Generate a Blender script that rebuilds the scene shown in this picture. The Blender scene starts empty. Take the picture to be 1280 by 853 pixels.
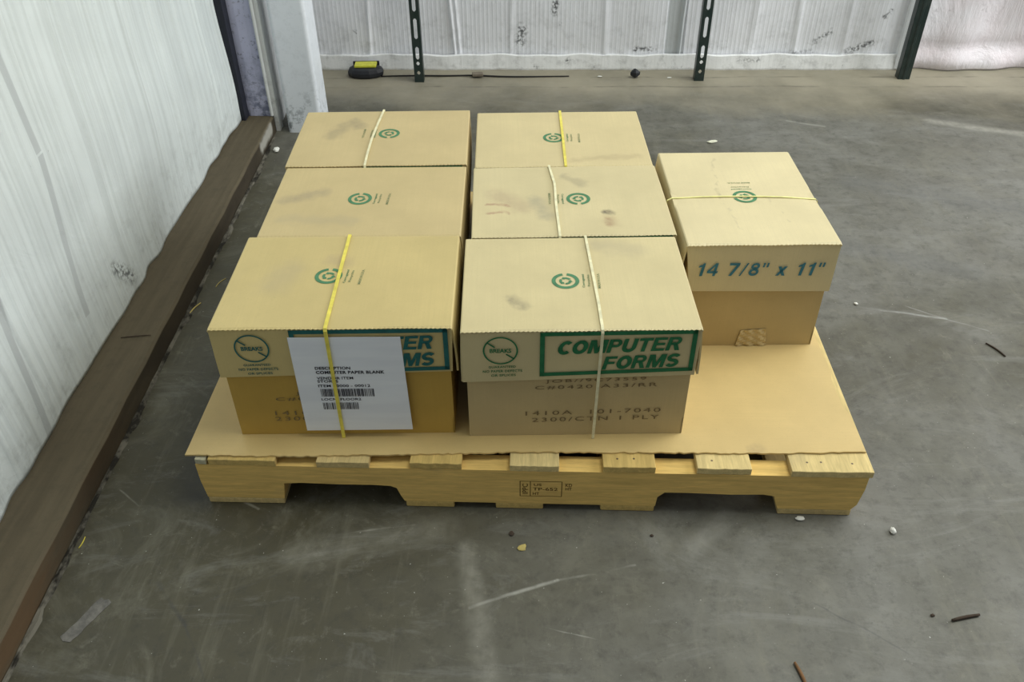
import bpy, math, random
from mathutils import Vector, Matrix
R = random.Random(7)
PI = math.pi
SC = bpy.context.scene
COL = SC.collection

# ---------------------------------------------------------------- camera, world, lights, exposure
def set_camera():
    x, y, z, yaw, pit, rol, f = 0.6081, -1.0685, 1.2409, -0.0244, 0.669, -0.0091, 1062.6
    fw = Vector((math.sin(yaw)*math.cos(pit), math.cos(yaw)*math.cos(pit), -math.sin(pit)))
    r = Vector((math.cos(yaw), -math.sin(yaw), 0)); u = r.cross(fw)
    r2 = r*math.cos(rol) + u*math.sin(rol); u2 = -r*math.sin(rol) + u*math.cos(rol)
    cd = bpy.data.cameras.new('camera'); c = bpy.data.objects.new('camera', cd); COL.objects.link(c)
    m = Matrix.Identity(4)
    for i in range(3):
        m[i][0] = r2[i]; m[i][1] = u2[i]; m[i][2] = -fw[i]; m[i][3] = (x, y, z)[i]
    c.matrix_world = m
    cd.sensor_width = 36; cd.lens = f/1280*36; cd.clip_start = .02; cd.clip_end = 100
    SC.camera = c
set_camera()
W = bpy.data.worlds.new('world'); SC.world = W; W.use_nodes = True
W.node_tree.nodes['Background'].inputs[0].default_value = (.97, 1.0, 1.0, 1)
W.node_tree.nodes['Background'].inputs[1].default_value = .24
def area(name, loc, target, sx, sy, power, color):
    d = bpy.data.lights.new(name, 'AREA'); d.shape = 'RECTANGLE'; d.size = sx; d.size_y = sy
    d.energy = power; d.color = color
    o = bpy.data.objects.new(name, d); COL.objects.link(o); o.location = loc
    o.rotation_euler = (Vector(target)-Vector(loc)).to_track_quat('-Z', 'Y').to_euler()
    return o
area('ceiling_light_bank', (2.0, .65, 3.6), (1.5, .9, 0), 2.6, 1.4, 84, (.985, 1.0, .90))
area('dock_door_daylight', (4.8, 1.1, 2.3), (0.6, .9, .3), 2.6, 2.4, 150, (.95, .98, .97))
SC.view_settings.view_transform = 'Standard'; SC.view_settings.look = 'None'
SC.view_settings.exposure = 0.0; SC.view_settings.gamma = 1; SC.view_settings.use_curve_mapping = False

# ---------------------------------------------------------------- helpers: meshes
class MB:
    def __init__(s): s.v = []; s.f = []; s.m = []
    def add(s, vs, fs, mi=0):
        b = len(s.v); s.v += [tuple(p) for p in vs]
        for f in fs: s.f.append([b+i for i in f]); s.m.append(mi)
    def box(s, a, b, mi=0, rot=0, c=None):
        x0, y0, z0 = a; x1, y1, z1 = b
        vs = [(x0,y0,z0),(x1,y0,z0),(x1,y1,z0),(x0,y1,z0),(x0,y0,z1),(x1,y0,z1),(x1,y1,z1),(x0,y1,z1)]
        s.add(vs, [(0,3,2,1),(4,5,6,7),(0,1,5,4),(1,2,6,5),(2,3,7,6),(3,0,4,7)], mi)
    def prism(s, poly, a, b, axis='y', mi=0):
        """poly of 2-D points extruded along an axis from a to b"""
        n = len(poly)
        def P(p, t): return (p[0], t, p[1]) if axis == 'y' else ((p[0], p[1], t) if axis == 'z' else (t, p[0], p[1]))
        vs = [P(p, a) for p in poly]+[P(p, b) for p in poly]
        fs = [list(range(n)), list(range(2*n-1, n-1, -1))]+[(i, i+n, (i+1) % n+n, (i+1) % n) for i in range(n)]
        s.add(vs, fs, mi)
    def panel(s, P, T, nu=8, nv=4, off=None, mi=0):
        """thick patch: P = 4 corners (bl, br, tr, tl) seen from outside; T thickness inward; off(u,v) outward offset"""
        bl, br, tr, tl = map(Vector, P)
        n = (br-bl).cross(tl-bl).normalized()
        front = []; back = []
        for j in range(nv+1):
            for i in range(nu+1):
                u, v = i/nu, j/nv
                p = (bl*(1-u)+br*u)*(1-v)+(tl*(1-u)+tr*u)*v
                if off: p = p+n*off(u, v)
                front.append(p); back.append(p-n*T)
        N = len(front); vs = front+back; fs = []
        g = lambda i, j: j*(nu+1)+i
        for j in range(nv):
            for i in range(nu):
                q = (g(i, j), g(i+1, j), g(i+1, j+1), g(i, j+1))
                fs.append(q); fs.append(tuple(N+k for k in reversed(q)))
        for i in range(nu):
            fs.append((g(i+1, 0), g(i, 0), N+g(i, 0), N+g(i+1, 0)))
            fs.append((g(i, nv), g(i+1, nv), N+g(i+1, nv), N+g(i, nv)))
        for j in range(nv):
            fs.append((g(0, j), g(0, j+1), N+g(0, j+1), N+g(0, j)))
            fs.append((g(nu, j+1), g(nu, j), N+g(nu, j), N+g(nu, j+1)))
        s.add(vs, fs, mi)
    def tube(s, pts, r, n=8, mi=0):
        pts = [Vector(p) for p in pts]; vs = []
        for i, p in enumerate(pts):
            d = (pts[min(i+1, len(pts)-1)]-pts[max(i-1, 0)]).normalized()
            a = d.cross(Vector((0, 0, 1)));
            if a.length < .1: a = d.cross(Vector((1, 0, 0)))
            a.normalize(); b = d.cross(a)
            rr = r[i] if isinstance(r, (list, tuple)) else r
            for k in range(n):
                t = 2*PI*k/n; vs.append(p+a*math.cos(t)*rr+b*math.sin(t)*rr)
        fs = []
        for i in range(len(pts)-1):
            for k in range(n): fs.append((i*n+k, i*n+(k+1) % n, (i+1)*n+(k+1) % n, (i+1)*n+k))
        fs.append(list(range(n))[::-1]); fs.append([(len(pts)-1)*n+k for k in range(n)])
        s.add(vs, fs, mi)
    def ribbon(s, pts, normals, sides, w, t, mi=0):
        """flat band: at each point a normal (outward) and a side direction"""
        vs = []
        for p, n, q in zip(pts, normals, sides):
            p, n, q = Vector(p), Vector(n).normalized(), Vector(q).normalized()
            vs += [p-q*w/2, p+q*w/2, p+q*w/2+n*t, p-q*w/2+n*t]
        fs = []
        for i in range(len(pts)-1):
            for k in range(4): fs.append((4*i+k, 4*i+(k+1) % 4, 4*i+4+(k+1) % 4, 4*i+4+k))
        L = 4*(len(pts)-1); fs += [(3, 2, 1, 0), (L, L+1, L+2, L+3)]
        s.add(vs, fs, mi)
    def build(s, name, mats, parent=None, bevel=0, smooth=False, fix=True):
        me = bpy.data.meshes.new(name); me.from_pydata(s.v, [], s.f)
        for m in (mats if isinstance(mats, (list, tuple)) else [mats]): me.materials.append(m)
        me.polygons.foreach_set('material_index', s.m)
        me.update()
        if fix:
            import bmesh
            bm = bmesh.new(); bm.from_mesh(me); bmesh.ops.recalc_face_normals(bm, faces=bm.faces[:]); bm.to_mesh(me); bm.free()
        if smooth: me.polygons.foreach_set('use_smooth', [True]*len(me.polygons))
        o = bpy.data.objects.new(name, me); COL.objects.link(o)
        if parent: o.parent = parent
        if bevel:
            b = o.modifiers.new('bevel', 'BEVEL'); b.width = bevel; b.segments = 2; b.limit_method = 'ANGLE'; b.angle_limit = .6
        return o
def tag(o, label=None, cat=None, group=None, kind=None):
    if label: o['label'] = label
    if cat: o['category'] = cat
    if group: o['group'] = group
    if kind: o['kind'] = kind
    return o
def empty(name, loc, rz=0):
    o = bpy.data.objects.new(name, None); COL.objects.link(o); o.location = loc; o.rotation_euler = (0, 0, rz)
    o.empty_display_size = .05
    return o

# ---------------------------------------------------------------- helpers: flat printed marks, normalised to 0..1 x 0..1
_tc = {}
def text2d(body, bold=0.0, shear=0.0, space=1.0):
    key = (body, bold, shear, space)
    if key in _tc: return _tc[key]
    cu = bpy.data.curves.new('t', 'FONT'); cu.body = body; cu.offset = bold; cu.shear = shear
    cu.space_character = space; cu.resolution_u = 4; cu.dimensions = '2D'; cu.fill_mode = 'FRONT'
    o = bpy.data.objects.new('t', cu); COL.objects.link(o)
    dg = bpy.context.evaluated_depsgraph_get(); dg.update()
    me = bpy.data.meshes.new_from_object(o.evaluated_get(dg))
    vs = [(v.co.x, v.co.y) for v in me.vertices]; fs = [tuple(p.vertices) for p in me.polygons if p.normal.z > .5]
    if not fs: fs = [tuple(p.vertices) for p in me.polygons]
    bpy.data.objects.remove(o); bpy.data.curves.remove(cu); bpy.data.meshes.remove(me)
    x0 = min(v[0] for v in vs); x1 = max(v[0] for v in vs)
    # cap height box (ignores descenders, good enough for capitals)
    y0 = min(v[1] for v in vs); y1 = max(v[1] for v in vs)
    vs = [((a-x0)/(x1-x0), (b-y0)/(y1-y0)) for a, b in vs]
    _tc[key] = (vs, fs); return _tc[key]
def ring2d(a0, a1, r0, r1, n=40):
    vs = []; 
    for i in range(n+1):
        t = a0+(a1-a0)*i/n; vs += [(r0*math.cos(t), r0*math.sin(t)), (r1*math.cos(t), r1*math.sin(t))]
    return vs, [(2*i, 2*i+1, 2*i+3, 2*i+2) for i in range(n)]
def rib2d(P, t, closed=False):
    P = [Vector(p) for p in P]; n = len(P); vs = []
    for i in range(n):
        a = P[i-1] if (i or closed) else P[i]; b = P[(i+1) % n] if (i < n-1 or closed) else P[i]
        d = (b-a).normalized(); q = Vector((-d.y, d.x)); vs += [tuple(P[i]+q*t/2), tuple(P[i]-q*t/2)]
    return vs, [(2*i, 2*i+1, (2*i+3) % (2*n), (2*i+2) % (2*n)) for i in range(n if closed else n-1)]
def arc2d(cx, cy, rx, ry, a0, a1, n=14):
    return [(cx+rx*math.cos(math.radians(a0+(a1-a0)*i/n)), cy+ry*math.sin(math.radians(a0+(a1-a0)*i/n))) for i in range(n+1)]
def poly2d(*p): return list(p), [tuple(range(len(p)))]
def bar2d(x0, y0, x1, y1): return poly2d((x0, y0), (x1, y0), (x1, y1), (x0, y1))
GL = {
 'C': (.70, [rib2d(arc2d(.39, .5, .28, .39, 48, 312, 24), .245)]),
 'O': (.80, [rib2d(arc2d(.40, .5, .29, .39, 0, 345, 23), .245, True)]),
 'M': (.95, [poly2d((0,0),(.21,0),(.21,1),(0,1)), poly2d((.74,0),(.95,0),(.95,1),(.74,1)), poly2d((.21,1),(.21,.62),(.38,0),(.475,0),(.475,.40),(.31,1)), poly2d((.74,1),(.64,1),(.475,.40),(.475,0),(.57,0),(.74,.62))]),
 'P': (.70, [bar2d(0,0,.22,1), rib2d([(.2,.905),(.40,.905)]+arc2d(.42,.695,.175,.21,88,-88,10)+[(.40,.485),(.2,.485)], .19)]),
 'R': (.76, [bar2d(0,0,.22,1), rib2d([(.2,.905),(.42,.905)]+arc2d(.44,.705,.175,.20,88,-88,10)+[(.42,.505),(.2,.505)], .19), poly2d((.32,.46),(.56,.46),(.76,0),(.51,0))]),
 'U': (.74, [rib2d([(.11,1),(.11,.40)]+arc2d(.37,.37,.26,.275,185,355,12)+[(.63,.40),(.63,1)], .235)]),
 'T': (.72, [bar2d(0,.80,.72,1), bar2d(.25,0,.47,.8)]),
 'E': (.70, [bar2d(0,0,.22,1), bar2d(.22,.81,.68,1), bar2d(.22,.42,.64,.60), bar2d(.22,0,.70,.19)]),
 'F': (.66, [bar2d(0,0,.22,1), bar2d(.22,.81,.66,1), bar2d(.22,.41,.60,.59)]),
 'S': (.72, [rib2d(arc2d(.36,.705,.25,.20,25,265,14)+arc2d(.36,.295,.25,.20,85,-155,14), .22)]),
 '1': (.56, [poly2d((.27,0),(.47,0),(.47,1),(.34,1),(.27,.88)), poly2d((.27,.88),(.06,.80),(.06,.66),(.27,.72))]),
 '4': (.74, [bar2d(.44,0,.62,1), bar2d(0,.22,.74,.38), poly2d((0,.38),(.18,.38),(.44,.78),(.44,1))]),
 '7': (.70, [bar2d(0,.82,.70,1), poly2d((.48,.82),(.70,.82),(.36,0),(.14,0))]),
 '/': (.44, [poly2d((0,0),(.12,0),(.44,1),(.32,1))]),
 '8': (.68, [rib2d(arc2d(.34,.745,.21,.175,0,345,23), .16, True), rib2d(arc2d(.34,.285,.25,.205,0,345,23), .17, True)]),
 '"': (.40, [bar2d(0,.66,.13,1), bar2d(.25,.66,.38,1)]),
 'x': (.66, [poly2d((0,0),(.22,0),(.66,.72),(.44,.72)), poly2d((.44,0),(.66,0),(.22,.72),(0,.72))]),
 ' ': (.34, [])}
def heavy2d(body, shear=.2, gap=.07):
    """heavy slanted lettering built from strokes, normalised to its own box"""
    vs = []; fs = []; x = 0
    for ch in body:
        w_, parts = GL[ch]
        for pv, pf in parts:
            b = len(vs); vs += [(x+a+shear*c_, c_) for a, c_ in pv]; fs += [tuple(b+i for i in f_) for f_ in pf]
        x += w_+gap
    x0 = min(v[0] for v in vs); x1 = max(v[0] for v in vs)
    return [((a-x0)/(x1-x0), c_) for a, c_ in vs], fs
def put(mb, shape, fn, mi):
    vs, fs = shape; mb.add([fn(*p) for p in vs], fs, mi)

# ---------------------------------------------------------------- helpers: materials
def seg_group():
    g = bpy.data.node_groups.new('segment_mask', 'ShaderNodeTree')
    for n, t in (('P', 'NodeSocketVector'), ('A', 'NodeSocketVector'), ('B', 'NodeSocketVector'), ('R', 'NodeSocketFloat'), ('Soft', 'NodeSocketFloat')):
        g.interface.new_socket(n, in_out='INPUT', socket_type=t)
    g.interface.new_socket('Mask', in_out='OUTPUT', socket_type='NodeSocketFloat')
    N = g.nodes; L = g.links
    i = N.new('NodeGroupInput'); o = N.new('NodeGroupOutput')
    def vm(op, a, b=None):
        n = N.new('ShaderNodeVectorMath'); n.operation = op; L.new(a, n.inputs[0])
        if b is not None: L.new(b, n.inputs[3 if op == 'SCALE' else 1])
        return n
    pa = vm('SUBTRACT', i.outputs['P'], i.outputs['A']).outputs[0]
    ba = vm('SUBTRACT', i.outputs['B'], i.outputs['A']).outputs[0]
    d1 = vm('DOT_PRODUCT', pa, ba).outputs[1]; d2 = vm('DOT_PRODUCT', ba, ba).outputs[1]
    dv = N.new('ShaderNodeMath'); dv.operation = 'DIVIDE'; dv.use_clamp = True; L.new(d1, dv.inputs[0]); L.new(d2, dv.inputs[1])
    q = vm('SCALE', ba, dv.outputs[0]).outputs[0]
    dist = vm('DISTANCE', pa, q).outputs[1]
    r2 = N.new('ShaderNodeMath'); r2.operation = 'MULTIPLY'; L.new(i.outputs['R'], r2.inputs[0]); L.new(i.outputs['Soft'], r2.inputs[1])
    mr = N.new('ShaderNodeMapRange'); mr.interpolation_type = 'SMOOTHSTEP'
    L.new(dist, mr.inputs[0]); L.new(r2.outputs[0], mr.inputs[1]); L.new(i.outputs['R'], mr.inputs[2])
    mr.inputs[3].default_value = 1; mr.inputs[4].default_value = 0
    L.new(mr.outputs[0], o.inputs[0])
    return g
SEG = seg_group()
class Mat:
    def __init__(s, name, rough=.8, spec=.3, metal=0):
        s.m = bpy.data.materials.new(name); s.m.use_nodes = True; s.t = s.m.node_tree; s.N = s.t.nodes; s.L = s.t.links
        s.b = s.N['Principled BSDF']; s.b.inputs['Roughness'].default_value = rough
        s.b.inputs['Specular IOR Level'].default_value = spec; s.b.inputs['Metallic'].default_value = metal
        tc = s.N.new('ShaderNodeTexCoord'); s.P = tc.outputs['Object']; s.bumps = None
    def mapping(s, scale, loc=(0, 0, 0), rot=(0, 0, 0)):
        n = s.N.new('ShaderNodeMapping'); n.inputs['Scale'].default_value = scale; n.inputs['Location'].default_value = loc
        n.inputs['Rotation'].default_value = rot; s.L.new(s.P, n.inputs[0]); return n.outputs[0]
    def noise(s, scale, detail=4, rough=.55, stretch=None, loc=(0, 0, 0), dist=0, rot=(0, 0, 0)):
        n = s.N.new('ShaderNodeTexNoise'); n.inputs['Scale'].default_value = scale; n.inputs['Detail'].default_value = detail
        n.inputs['Roughness'].default_value = rough; n.inputs['Distortion'].default_value = dist
        s.L.new(s.mapping(stretch or (1, 1, 1), loc, rot), n.inputs['Vector']); return n.outputs[0]
    def rng(s, v, a, b, c=0, d=1, smooth=False):
        n = s.N.new('ShaderNodeMapRange'); s.L.new(v, n.inputs[0])
        for i, k in enumerate((a, b, c, d)): n.inputs[1+i].default_value = k
        if smooth: n.interpolation_type = 'SMOOTHSTEP'
        return n.outputs[0]
    def math(s, op, a, b=None, clamp=False):
        n = s.N.new('ShaderNodeMath'); n.operation = op; n.use_clamp = clamp
        for i, k in enumerate((a, b)):
            if k is None: continue
            if isinstance(k, (int, float)): n.inputs[i].default_value = k
            else: s.L.new(k, n.inputs[i])
        return n.outputs[0]
    def axis(s, k):
        n = s.N.new('ShaderNodeSeparateXYZ'); s.L.new(s.P, n.inputs[0]); return n.outputs[k]
    def mix(s, fac, a, b):
        n = s.N.new('ShaderNodeMix'); n.data_type = 'RGBA'
        if isinstance(fac, (int, float)): n.inputs[0].default_value = fac
        else: s.L.new(fac, n.inputs[0])
        for i, k in ((6, a), (7, b)):
            if isinstance(k, tuple): n.inputs[i].default_value = (*k, 1)
            else: s.L.new(k, n.inputs[i])
        return n.outputs[2]
    def seg(s, A, B, r, soft=.3, wob=None):
        n = s.N.new('ShaderNodeGroup'); n.node_tree = SEG; s.L.new(wob if wob is not None else s.P, n.inputs[0])
        n.inputs[1].default_value = A; n.inputs[2].default_value = B; n.inputs[3].default_value = r; n.inputs[4].default_value = soft
        return n.outputs[0]
    def wobble(s, scale, amt):
        n = s.N.new('ShaderNodeTexNoise'); n.inputs['Scale'].default_value = scale; n.inputs['Detail'].default_value = 3
        s.L.new(s.P, n.inputs['Vector'])
        a = s.N.new('ShaderNodeVectorMath'); a.operation = 'MULTIPLY_ADD'; s.L.new(n.outputs['Color'], a.inputs[0])
        a.inputs[1].default_value = (amt,)*3
        b = s.N.new('ShaderNodeVectorMath'); b.operation = 'SUBTRACT'; s.L.new(s.P, b.inputs[0]); b.inputs[1].default_value = (amt/2,)*3
        s.L.new(b.outputs[0], a.inputs[2]); return a.outputs[0]
    def color(s, c):
        if isinstance(c, tuple): s.b.inputs['Base Color'].default_value = (*c, 1)
        else: s.L.new(c, s.b.inputs['Base Color'])
        return s
    def roughness(s, c): s.L.new(c, s.b.inputs['Roughness']); return s
    def bump(s, h, strength=.3, dist=.002):
        n = s.N.new('ShaderNodeBump'); n.inputs['Strength'].default_value = strength; n.inputs['Distance'].default_value = dist
        s.L.new(h, n.inputs['Height'])
        if s.bumps is not None: s.L.new(s.bumps, n.inputs['Normal'])
        s.bumps = n.outputs[0]; s.L.new(s.bumps, s.b.inputs['Normal']); return s
def dk(c, f): return tuple(k*f for k in c)

def kraft(name, col, flute='y', smudges=(), seed=0, rough=.5):
    m = Mat(name, rough, .5)
    blot = m.rng(m.noise(9, 4, .6, loc=(seed, 0, 0)), .3, .75)
    c = m.mix(blot, dk(col, 1.05), dk(col, .90))
    st = (1, 60, 60) if flute == 'x' else (60, 1, 1)
    lines = m.noise(6, 2, .5, stretch=st)
    c = m.mix(m.rng(lines, .35, .65, 0, .35), c, dk(col, .92))
    fib = m.noise(420, 2)
    c = m.mix(m.rng(fib, .62, .75, 0, .35), c, dk(col, .6))
    w = m.wobble(35, .035)
    for (A, B, r, amt, sc) in smudges:
        k = m.math('MULTIPLY', m.seg(A, B, r, .05, w), m.rng(m.noise(70, 4), .3, .7, .3, amt))
        c = m.mix(k, c, sc)
    m.color(c); m.bump(lines, .05, .001); m.bump(fib, .08, .0005)
    return m.m
def wood(name, col, seed=0, axis='x'):
    m = Mat(name, .75, .2)
    st = (1.2, 14, 14) if axis == 'x' else (14, 1.2, 14)
    g = m.noise(7, 5, .6, stretch=st, loc=(seed*3.1, seed, 0), dist=.4)
    f = m.noise(30, 3, .6, stretch=st, loc=(seed, 0, seed))
    c = m.mix(m.rng(g, .3, .7), dk(col, 1.12), dk(col, .78))
    c = m.mix(m.rng(f, .45, .7, 0, .4), c, dk(col, .62))
    k = m.noise(4, 3, .5, loc=(seed*7, 2, 1))
    c = m.mix(m.rng(k, .60, .72, 0, .55), c, (.22, .19, .15))
    m.color(c); m.bump(f, .25, .001)
    return m.m
def plain(name, col, rough=.6, spec=.3, metal=0, nscale=60, namt=.15):
    m = Mat(name, rough, spec, metal); n = m.noise(nscale, 3)
    m.color(m.mix(m.rng(n, .3, .7), dk(col, 1+namt), dk(col, 1-namt))); return m.m

# floor -------------------------------------------------------------------
def floor_material():
    m = Mat('worn_concrete', .5, .5)
    A = (.078, .073, .048); Bc = (.162, .161, .142)
    big = m.noise(1.1, 5, .62, loc=(4.2, 1.1, 0), dist=.6)
    c = m.mix(m.rng(big, .40, .62), A, Bc)
    side = m.rng(m.noise(.35, 2, loc=(.0, 0, 3)), .4, .6)
    mott = m.noise(11, 8, .72)
    grime_shade = m.math('MULTIPLY', m.rng(m.math('ADD', m.axis(0), m.rng(m.noise(1.3, 3, loc=(8, 8, 0)), .3, .7, -.25, .25)), .15, 1.25, 1, 0), m.rng(m.axis(1), .6, 1.7, 1, .15))  # olive grime combined with painted light falloff toward the left and front
    c = m.mix(m.math('MULTIPLY', grime_shade, .80), c, (.050, .043, .019))
    c = m.mix(m.rng(mott, .35, .70, 0, .55), c, (.050, .047, .035))
    fine = m.noise(34, 8, .75, loc=(1, 5, 0))
    c = m.mix(m.rng(fine, .50, .70, 0, .60), c, (.034, .032, .024))
    fine2 = m.noise(23, 8, .78, loc=(6, 1, 0), dist=.5)
    c = m.mix(m.rng(fine2, .56, .74, 0, .55), c, (.20, .192, .15))
    pale = m.noise(4.5, 8, .75, loc=(9, 2, 0), dist=1.0)
    c = m.mix(m.rng(pale, .52, .72, 0, .50), c, (.17, .163, .125))
    strk = m.noise(3, 6, .7, stretch=(9, .8, 1), rot=(0, 0, .06), loc=(1, 1, 1))
    c = m.mix(m.rng(strk, .55, .75, 0, .42), c, (.17, .162, .12))
    arc = m.noise(2.2, 7, .75, stretch=(1, 3.2, 1), rot=(0, 0, -.35), dist=1.6)
    c = m.mix(m.rng(arc, .53, .72, 0, .45), c, (.22, .22, .205))
    sp = m.noise(260, 2)
    c = m.mix(m.rng(sp, .68, .74, 0, .6), c, (.04, .04, .035))
    sp2 = m.noise(150, 2, loc=(3, 3, 3))
    c = m.mix(m.rng(sp2, .73, .77, 0, .7), c, (.5, .5, .46))
    # brown dirt band and joints along the back wall
    w = m.wobble(5, .03); w2 = m.wobble(5, .035)
    y = m.axis(1)
    band = m.math('MULTIPLY', m.rng(m.math('ADD', y, m.rng(m.noise(3, 4), .3, .7, -.10, .10)), 1.78, 2.08), m.rng(m.noise(5, 4, loc=(7, 7, 7)), .3, .6, .55, .9))
    c = m.mix(band, c, (.29, .262, .195))
    for yy, r, a in ((2.152, .006, .75), (2.055, .008, .55), (2.235, .010, .4)):
        k = m.math('MULTIPLY', m.seg((-.4, yy-.01, 0), (4.5, yy+.015, 0), r, .2, w2), m.rng(m.noise(9, 3, stretch=(1, .1, 1)), .42, .60, .0, a))
        c = m.mix(k, c, (.045, .036, .026))
    # scratches, cracks, scuffs and patches; the shade left of the pallet is painted in
    LINES = [ # A, B, radius, opacity, colour
        ((-.030,-.182), (.04,-.265), .006, .8, (.035,.034,.033)), ((.04,-.265), (.125,-.40), .0035, .7, (.045,.044,.042)),
        ((-.034,-.180), (-.024,-.190), .009, .85, (.05,.05,.05)),
        ((.02,-.245), (.30,-.09), .0022, .55, (.06,.058,.05)), ((.30,-.09), (.52,.02), .0018, .4, (.06,.058,.05)),
        ((.515,-.225), (.66,-.165), .005, .55, (.42,.42,.38)), ((.66,-.165), (.80,-.135), .004, .35, (.42,.42,.38)),
        ((.27,-.075), (.40,-.052), .004, .45, (.36,.35,.30)), ((.10,-.02), (.02,.03), .004, .4, (.40,.39,.33)),
        ((-.22,.06), (-.13,-.01), .003, .4, (.36,.35,.3)), ((.62,-.25), (.83,-.31), .002, .45, (.40,.40,.36)),
        ((1.05,-.18), (1.22,-.30), .0025, .55, (.05,.05,.05)), ((1.33,.66), (1.62,.60), .006, .5, (.42,.43,.42)),
        ((1.45,.70), (1.70,.55), .004, .35, (.42,.43,.42)), ((1.32,.18), (1.40,.02), .002, .6, (.06,.06,.06)),
        ((1.27,-.07), (1.30,-.12), .003, .5, (.05,.05,.05)), ((1.50,1.75), (1.62,1.70), .010, .35, (.40,.40,.36)),
        ((1.45,-.27), (1.52,-.34), .02, .5, (.05,.05,.05)), ((1.1,-.32), (1.12,-.28), .012, .3, (.08,.08,.07)),
        ((2.0,1.75), (2.5,1.55), .035, .45, (.40,.39,.34)), ((.80,1.62), (.95,1.70), .02, .3, (.35,.34,.3)),
        ((-.02,.02), (-.05,.16), .06, .8, (.040,.038,.034)), ((-.04,.22), (-.03,.45), .06, .75, (.030,.028,.022)),  # shade of the pallet and cartons, painted dark on the floor
        ((.20,-.12), (.45,-.06), .05, .25, (.33,.32,.27)), ((.04,.95), (-.02,1.1), .03, .4, (.05,.048,.042)),
        ((-.21,1.42), (-.19,1.58), .03, .55, (.06,.055,.045)), ((.05,1.75), (.7,1.72), .012, .3, (.07,.065,.055)),
        ((1.30,1.02), (1.75,.80), .07, .30, (.09,.095,.10)), ((1.6,1.30), (2.1,1.10), .09, .30, (.10,.105,.11)),
        ((.50,-.10), (.56,-.40), .03, .28, (.36,.35,.3)), ((.90,-.10), (.98,-.02), .03, .25, (.35,.35,.32)),
    ]
    for A_, B_, r, op, col in LINES:
        k = m.math('MULTIPLY', m.seg((*A_, 0), (*B_, 0), r, .1, w), m.rng(m.noise(40, 4), .3, .6, op*.35, op))
        c = m.mix(k, c, col)
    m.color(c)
    m.roughness(m.rng(m.noise(5, 6, .7), .3, .7, .42, .70))
    m.bump(fine, .15, .002); m.bump(sp, .08, .001)
    return m.m

def liner_material(name, col, bands=(), dirt=.5, ax=1, scuffs=(), streak=.3):
    """painted / vinyl wall sheet; bands = (centre, halfwidth, z0, z1) grey strips along axis ax"""
    m = Mat(name, .5, .35)
    n = m.noise(3, 5, .6)
    c = m.mix(m.rng(n, .3, .7), col, dk(col, .86))
    st = (1, 40, 1) if ax == 1 else (40, 1, 1)
    v = m.noise(2.2, 3, .6, stretch=(st[0], st[1], .5))
    c = m.mix(m.rng(v, .42, .72, 0, streak), c, dk(col, .66))
    # dirt that gathers near the floor
    z = m.axis(2)
    low = m.math('MULTIPLY', m.rng(z, .0, .35, 1, 0), m.rng(m.noise(22, 5, .7), .5, .68, 0, dirt))
    c = m.mix(low, c, (.12, .12, .11))
    sp = m.rng(m.noise(75, 4, .7, loc=(5, 5, 5)), .70, .76, 0, .55)
    c = m.mix(sp, c, (.10, .11, .11))
    a = m.axis(ax)
    for cen, hw, z0, z1, slope in bands:
        q = m.math('ABSOLUTE', m.math('SUBTRACT', m.math('SUBTRACT', a, cen), m.math('MULTIPLY', m.math('SUBTRACT', z, z0), slope)))
        k = m.math('MULTIPLY', m.rng(q, hw*.75, hw, 1, 0), m.math('MULTIPLY', m.math('GREATER_THAN', z, z0), m.math('LESS_THAN', z, z1)))
        c = m.mix(m.math('MULTIPLY', k, .8), c, (.44, .47, .48))
    w = m.wobble(45, .03)
    for A_, B_, r, op in scuffs:
        k = m.math('MULTIPLY', m.seg(A_, B_, r, .1, w), m.rng(m.noise(110, 4), .42, .56, 0, op))
        c = m.mix(k, c, (.05, .055, .06))
    m.color(c); m.bump(m.noise(9, 5, .65, dist=.6), .45, .008)
    return m.m

# ================================================================= SETTING
def roomx(y): return -.2225-.024*y          # inner foot of the sill beam / direction of the left side
# floor: slab with its surface at z = 0
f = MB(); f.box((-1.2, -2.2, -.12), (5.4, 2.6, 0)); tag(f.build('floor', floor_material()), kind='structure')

# left wall: hanging white ribbed liner with a wavy hem
wl = MB(); nu, nv = 1150, 34
ribs = [-1.9+.158*i for i in range(24)]
def wall_left_x(y, z):
    x = -.340-.018*y
    rf = min(1, max(0, (z-.06)/.10))
    for r_ in ribs:
        d = (y-r_)
        x += rf*(.0045*math.exp(-(d/.005)**2)+.0035*math.exp(-((d-.034)/.004)**2))
        x += rf*.0018*math.exp(-((d-.085)/.004)**2)
    k = max(0, 1-(z-.05)/.35)
    x += k*.005*math.sin(y*23+3*math.sin(y*9))*math.cos(y*7+1)+.003*math.sin(y*5+z*6)+.0025*math.sin(z*14+y*3.1)
    # horizontal overlap crease
    x += .006*math.exp(-((z-.62-.03*math.sin(y*2))/.012)**2) if y < .7 else 0
    return x
vs = []
y0w, y1w = -1.9, 1.625
for j in range(nv+1):
    for i in range(nu+1):
        y = y0w+(y1w-y0w)*i/nu
        zb = .0575+.003*math.sin(y*13)*math.sin(y*7.3+1)+.006*max(0, math.sin(y*5+.5))**12
        z = zb+(2.7-zb)*(j/nv)**1.6
        vs.append((wall_left_x(y, z), y, z))
fs = [(j*(nu+1)+i, j*(nu+1)+i+1, (j+1)*(nu+1)+i+1, (j+1)*(nu+1)+i) for j in range(nv) for i in range(nu)]
wl.add(vs, fs)
BANDS_L = [(.392, .012, .15, .505, .13), (.436, .012, .51, 2.6, -.05), (.112, .011, .05, .40, .10), (.150, .011, .40, 2.6, .05), (-.16, .012, .1, 2.6, -.03)]
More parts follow.
